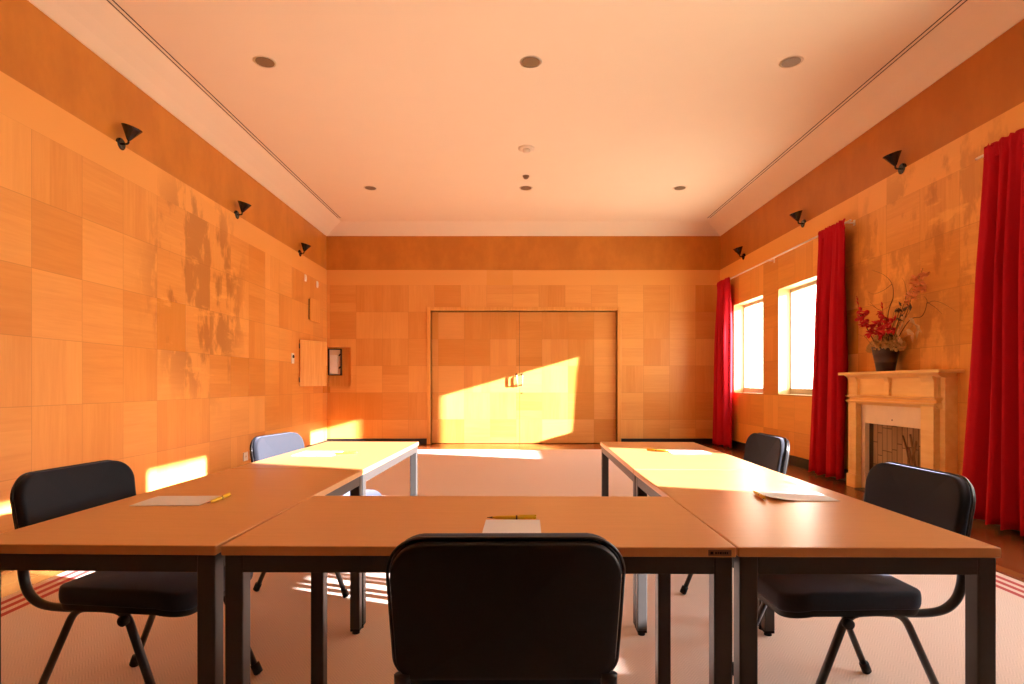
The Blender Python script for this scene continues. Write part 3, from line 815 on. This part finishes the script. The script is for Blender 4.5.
def spike(pts, flowers, matname, name, size, seed):
    rnd = random.Random(seed)
    P = [ROOT + Vector((rnd.uniform(-.04, .04), rnd.uniform(-.04, .04), 0))] + [loc_at(*p) for p in pts]
    sp_ = smooth_path(P, 8); bm = bmesh.new()
    tube(bm, sp_, [.0045 - .003 * k / len(sp_) for k in range(len(sp_))], 7)
    st = link(name, bm, M['twig'], fl, smooth=True)
    bm = bmesh.new()
    for (px, py, x, k) in flowers:
        blossom(bm, loc_at(px, py, x), Vector((-1 + rnd.uniform(-.4, .4), rnd.uniform(-.9, .6), rnd.uniform(-.2, .6))), size * k, rnd)
    # closed buds near the tip
    tip = P[-1]; prev = P[-2]
    for q in range(4):
        c = tip + (prev - tip) * (.10 + .13 * q); petal(bm, c, (tip - prev).normalized() + Vector((-.5, .5 * (-1) ** q, 0)), size * (.35 + .08 * q), size * .3, -.1)
    cloth(link('blossoms', bm, M[matname], st, smooth=True))
spike([(868, 330, 3.50), (860, 314, 3.46), (857, 296, 3.45)], [(861, 311, 3.46, .8), (864, 316, 3.46, 1), (859.5, 318, 3.45, .8), (868, 314, 3.48, .9), (867, 323, 3.47, 1), (872, 327, 3.48, 1), (863, 325, 3.45, .75), (871, 334, 3.47, 1), (876, 325, 3.5, .9)], 'petal_red', 'red_flower_stem', .056, 3)
spike([(882, 332, 3.53), (883, 316, 3.52), (882, 302, 3.52)], [(881, 313, 3.52, .8), (884, 318, 3.52, .9), (880, 323, 3.51, .8), (886, 325, 3.53, 1), (880, 331, 3.50, 1), (884, 335, 3.50, 1), (877, 333, 3.49, .9)], 'petal_red', 'red_flower_stem', .056, 4)
spike([(889, 336, 3.55), (893, 326, 3.56), (896, 316, 3.57)], [(892, 323, 3.54, 1), (889, 329, 3.53, .9), (895, 330, 3.56, .9), (888, 320, 3.55, .8)], 'petal_red', 'red_flower_stem', .056, 5)
spike([(905, 318, 3.62), (912, 296, 3.63), (923, 268, 3.65)], [(922, 275, 3.64, .7), (926, 276, 3.65, .8), (916, 279, 3.63, .8), (921, 285, 3.64, .9), (913, 284, 3.62, .8), (917, 291, 3.63, .9), (924, 289, 3.65, .7), (910, 296, 3.62, .8), (914, 298, 3.63, .8), (908, 302, 3.61, .7)], 'petal_peach', 'peach_flower_stem', .056, 6)
def twig(pts, r=.0035, seed=0, side=()):
    P = [ROOT + Vector((random.uniform(-.03, .03), random.uniform(-.03, .03), 0))] + [loc_at(*p) for p in pts]
    s = smooth_path(P, 7); bm = bmesh.new(); tube(bm, s, [max(.0009, r * (1 - .85 * k / len(s))) for k in range(len(s))], 6)
    for br in side:
        q = smooth_path([loc_at(*p) for p in br], 6); tube(bm, q, [max(.0008, r * .5 * (1 - .8 * k / len(q))) for k in range(len(q))], 5)
    link('twig', bm, M['twig'], fl, smooth=True)
twig([(888, 315, 3.58), (893, 298, 3.56), (892, 284, 3.55), (884, 275, 3.54), (872, 270, 3.53)], .005, 1, [[(892, 284, 3.55), (884, 290, 3.53), (874, 294, 3.52), (868, 292, 3.51)], [(893, 298, 3.56), (889, 306, 3.54), (881, 311, 3.53)]])
twig([(900, 316, 3.62), (906, 296, 3.63), (905, 284, 3.64), (902, 278, 3.64)], .004, 2, [[(906, 296, 3.63), (912, 288, 3.64), (918, 284, 3.65)]])
twig([(908, 322, 3.64), (922, 316, 3.65), (927, 302, 3.66), (924, 296, 3.66)], .005, 3, [[(926, 304, 3.66), (934, 301, 3.67), (944, 304, 3.67), (957, 312, 3.68)], [(927, 302, 3.66), (936, 308, 3.67), (942, 314, 3.68)]])
twig([(884, 318, 3.56), (876, 308, 3.50), (868, 304, 3.48)], .003, 4, [[(876, 308, 3.50), (870, 302, 3.49)]])
twig([(866, 338, 3.50), (862, 336, 3.48), (858, 334, 3.46)], .002, 5)
# dried leaves
def leaf(bm, base, d, L, W, rnd):
    d = d.normalized(); s = d.cross(Vector((1, .2, .1))).normalized(); n = s.cross(d); rows = []
    for t, w in ((0, .08), (.18, .62), (.38, 1), (.62, .72), (.82, .34), (1, .03)):
        p = base + d * L * t + n * (rnd.uniform(-.1, .1) * L + .25 * L * t * t)
        rows.append([bm.verts.new(p - s * W * w * .5 + n * W * .15), bm.verts.new(p), bm.verts.new(p + s * W * w * .5 + n * W * .15)])
    for a, b in zip(rows, rows[1:]):
        for k in (0, 1): bm.faces.new((a[k], a[k + 1], b[k + 1], b[k]))
rnd = random.Random(12)
for mname, nm, spots in (('dried_leaf', 'dried_leaf', ((903, 322, 3.58), (909, 318, 3.6), (914, 324, 3.61), (918, 328, 3.62), (906, 330, 3.57), (912, 332, 3.6), (900, 328, 3.56), (898, 337, 3.55), (904, 314, 3.6))),
                         ('dark_leaf', 'dark_leaf', ((897, 308, 3.58), (901, 306, 3.6), (906, 309, 3.61), (910, 311, 3.62), (899, 313, 3.58), (894, 312, 3.57), (903, 311, 3.6), (896, 318, 3.57), (908, 306, 3.61), (904, 316, 3.6), (890, 330, 3.54), (893, 337, 3.55)))):
    for px, py, x in spots:
        bm = bmesh.new(); c = loc_at(px, py, x)
        big = 1.0 if mname == 'dried_leaf' else .68
        leaf(bm, c, Vector((rnd.uniform(-.4, .1), rnd.uniform(-.7, .5), rnd.uniform(-.9, -.1) if mname == 'dried_leaf' else rnd.uniform(-.2, .8))), rnd.uniform(.075, .11) * big, rnd.uniform(.034, .052) * big, rnd)
        tube(bm, smooth_path([ROOT, ROOT * .4 + c * .6 + Vector((0, 0, .03)), c], 4), .0014, 5)
        cloth(link(nm, bm, M[mname], fl, smooth=True))
# dried heads filling the rim of the bucket
bm = bmesh.new()
for k in range(620):
    a = rnd.uniform(0, 2 * PI); rr = .185 * math.sqrt(rnd.random()); h = .255 + .085 * (1 - (rr / .185) ** 2) + rnd.uniform(-.03, .03) - (.06 if rr > .12 else 0) * rnd.random()
    p = Vector((rr * math.cos(a) * .6, rr * math.sin(a) * 1.25, h)); s = rnd.uniform(.009, .018)
    bmesh.ops.create_icosphere(bm, subdivisions=1, radius=s, matrix=Matrix.Translation(p))
dh = link('dried_heads', bm, M['dried_head'], fl, smooth=False); dh['kind'] = 'stuff'; dh['label'] = 'brownish dried flower heads round the rim'
tag(fl, 'dark tin bucket of red flowers, peach blossom and bare twigs on the mantel', 'flowers')

# ------------------------------------------------------------------ small fittings on the left and far walls
# fuse box set in the far wall, beside the corner
fz = empty('fuse_box', (-3.19, YB, 1.41))
bm = bmesh.new(); box(bm, -.225, .225, .075, .11, -.38, .38)
link('niche_back', bm, M['frame_wood'], fz)
bm = bmesh.new(); bx = (-.209, .030, -.155, .325); t_ = .012
box(bm, bx[0], bx[1], -.005, .075, bx[2], bx[2] + t_); box(bm, bx[0], bx[1], -.005, .075, bx[3] - t_, bx[3]); box(bm, bx[0], bx[0] + t_, -.005, .075, bx[2], bx[3]); box(bm, bx[1] - t_, bx[1], -.005, .075, bx[2], bx[3])
link('box_frame', bm, M['black_plastic'], fz, bevel=.002)
bm = bmesh.new(); box(bm, bx[0] + t_, bx[1] - t_, .045, .075, bx[2] + t_, bx[3] - t_); link('box_back', bm, M['cream_plastic'], fz)
bm = bmesh.new(); box(bm, bx[0] + .03, bx[1] - .075, .01, .044, bx[2] + .03, bx[3] - .11); link('cover_plate', bm, M['white_plastic'], fz, bevel=.004)
for zz in (-.03, .20):
    bm = bmesh.new(); tube(bm, [(bx[1] - .045, .03, zz), (bx[1] - .018, .012, zz + .03)], .011, 8); link('hinge', bm, M['black_plastic'], fz, smooth=True)
tag(fz, 'open fuse box with a white cover in a niche by the far left corner', 'fuse box')
hp = empty('hatch_door', (XL + .012, 9.13, 1.43), 0)
ang = math.atan2(.245, .53); L = .585
bm = bmesh.new(); R = Matrix.Rotation(-ang, 4, 'Z'); box(bm, -.012, .012, .0, L, -.37, .37, R)
link('door_panel', bm, M['frame_wood'], hp, bevel=.003)
for zz in (-.27, .27):
    bm = bmesh.new(); tube(bm, [(0.0, -.006, zz - .04), (0.0, -.006, zz + .04)], .009, 10); link('hinge', bm, M['pen_dark'], hp, smooth=True)
tag(hp, 'square pale wooden hatch door standing open on the left wall', 'hatch door')
ah = empty('access_panel', (XL, 9.78, 2.34))
bm = bmesh.new(); box(bm, .022, .040, -.24, .24, -.19, .19); link('panel', bm, M['frame_wood'], ah, bevel=.002)
bm = bmesh.new(); box(bm, 0, .022, -.22, .22, -.17, .17); link('backing', bm, M['dark_slot'], ah)
tag(ah, 'small wooden access panel high on the left wall above the hatch door', 'panel')
def plate(name, y, z, w, h, label, cat, m='white_plastic', kind='sensor', group=None):
    t = empty(name, (XL, y, z))
    bm = bmesh.new(); box(bm, 0, .012, -w / 2, w / 2, -h / 2, h / 2); link('face_plate', bm, M[m], t, bevel=.003)
    if kind == 'socket':
        bm = bmesh.new(); lathe(bm, [(.026, .0122), (.026, .014), (.022, .0135)], (0, 0, 0), 20, 'x'); link('socket_well', bm, M['cream_plastic'], t)
        for q in (-.009, .009):
            bm = bmesh.new(); lathe(bm, [(.003, .0136), (.003, .0148)], (0, q, 0), 8, 'x'); link('pin_hole', bm, M['black_plastic'], t)
    elif kind == 'thermostat':
        bm = bmesh.new(); lathe(bm, [(.026, .012), (.022, .026)], (0, 0, h * .18), 20, 'x'); link('dial', bm, M['black_plastic'], t, smooth=True)
    else:
        bm = bmesh.new(); box(bm, .0121, .020, -w * .32, w * .32, -h * .32, h * .32); link('cover', bm, M[m], t, bevel=.003)
    tag(t, label, cat, group)
plate('wall_thermostat', 8.86, 1.49, .10, .16, 'small white thermostat with dark dial left of the hatch door', 'thermostat', kind='thermostat')
plate('wall_sensor', 9.40, 2.83, .07, .11, 'higher white wall sensor near the last left sconce', 'sensor', group='small white sensors high on the left wall')
plate('wall_sensor', 9.97, 2.82, .07, .11, 'white wall sensor closest to the far left corner', 'sensor', group='small white sensors high on the left wall')
plate('wall_socket', 7.30, .175, .12, .11, 'white socket plate low on the left wall, nearer the viewer', 'socket', kind='socket', group='sockets low on the left wall')
plate('wall_socket', 7.47, .185, .10, .11, 'white socket plate low on the left wall, against the far chair back', 'socket', kind='socket', group='sockets low on the left wall')

# ------------------------------------------------------------------ daylight
SUN, SKY, EXPO = 38.0, 9.0, .86
w = bpy.data.worlds.new('sky'); scene.world = w; w.use_nodes = True
nt = w.node_tree; nt.nodes.clear(); g = G(nt)
o = g.xyz('Generated'); out = g.n('ShaderNodeOutputWorld'); bg = g.n('ShaderNodeBackground')
col = g.mix(g.ramp(o[2], -.02, .65), c4((1.0, .88, .70)), c4((.82, .84, .86)))
nt.links.new(col, bg.inputs[0]); bg.inputs[1].default_value = SKY; nt.links.new(bg.outputs[0], out.inputs[0])
sun = bpy.data.lights.new('sun', 'SUN'); sun.energy = SUN; sun.angle = math.radians(.7); sun.color = (1.0, .87, .87)
so_ = bpy.data.objects.new('sun', sun); COL.objects.link(so_)
so_.rotation_euler = Vector((-1, .352, -.287)).to_track_quat('-Z', 'Y').to_euler(); so_.location = (9, -2, 4)

# ------------------------------------------------------------------ camera
cam = bpy.data.cameras.new('camera'); cam.sensor_width = 36; cam.lens = 575 / 1024 * 36
cam.shift_x = -2 / 1024; cam.shift_y = 42 / 1024; cam.clip_start = .02
co = bpy.data.objects.new('camera', cam); COL.objects.link(co); co.location = (0, 0, CAM_H); co.rotation_euler = (PI / 2, 0, 0)
scene.camera = co
vs = scene.view_settings; vs.view_transform = 'Standard'; vs.look = 'None'; vs.gamma = 1; vs.use_curve_mapping = False; vs.exposure = EXPO
cy = scene.cycles; cy.use_denoising = True; cy.max_bounces = 16; cy.diffuse_bounces = 14; cy.glossy_bounces = 5; cy.transparent_max_bounces = 8
cy.sample_clamp_indirect = 12; cy.caustics_reflective = False; cy.caustics_refractive = False
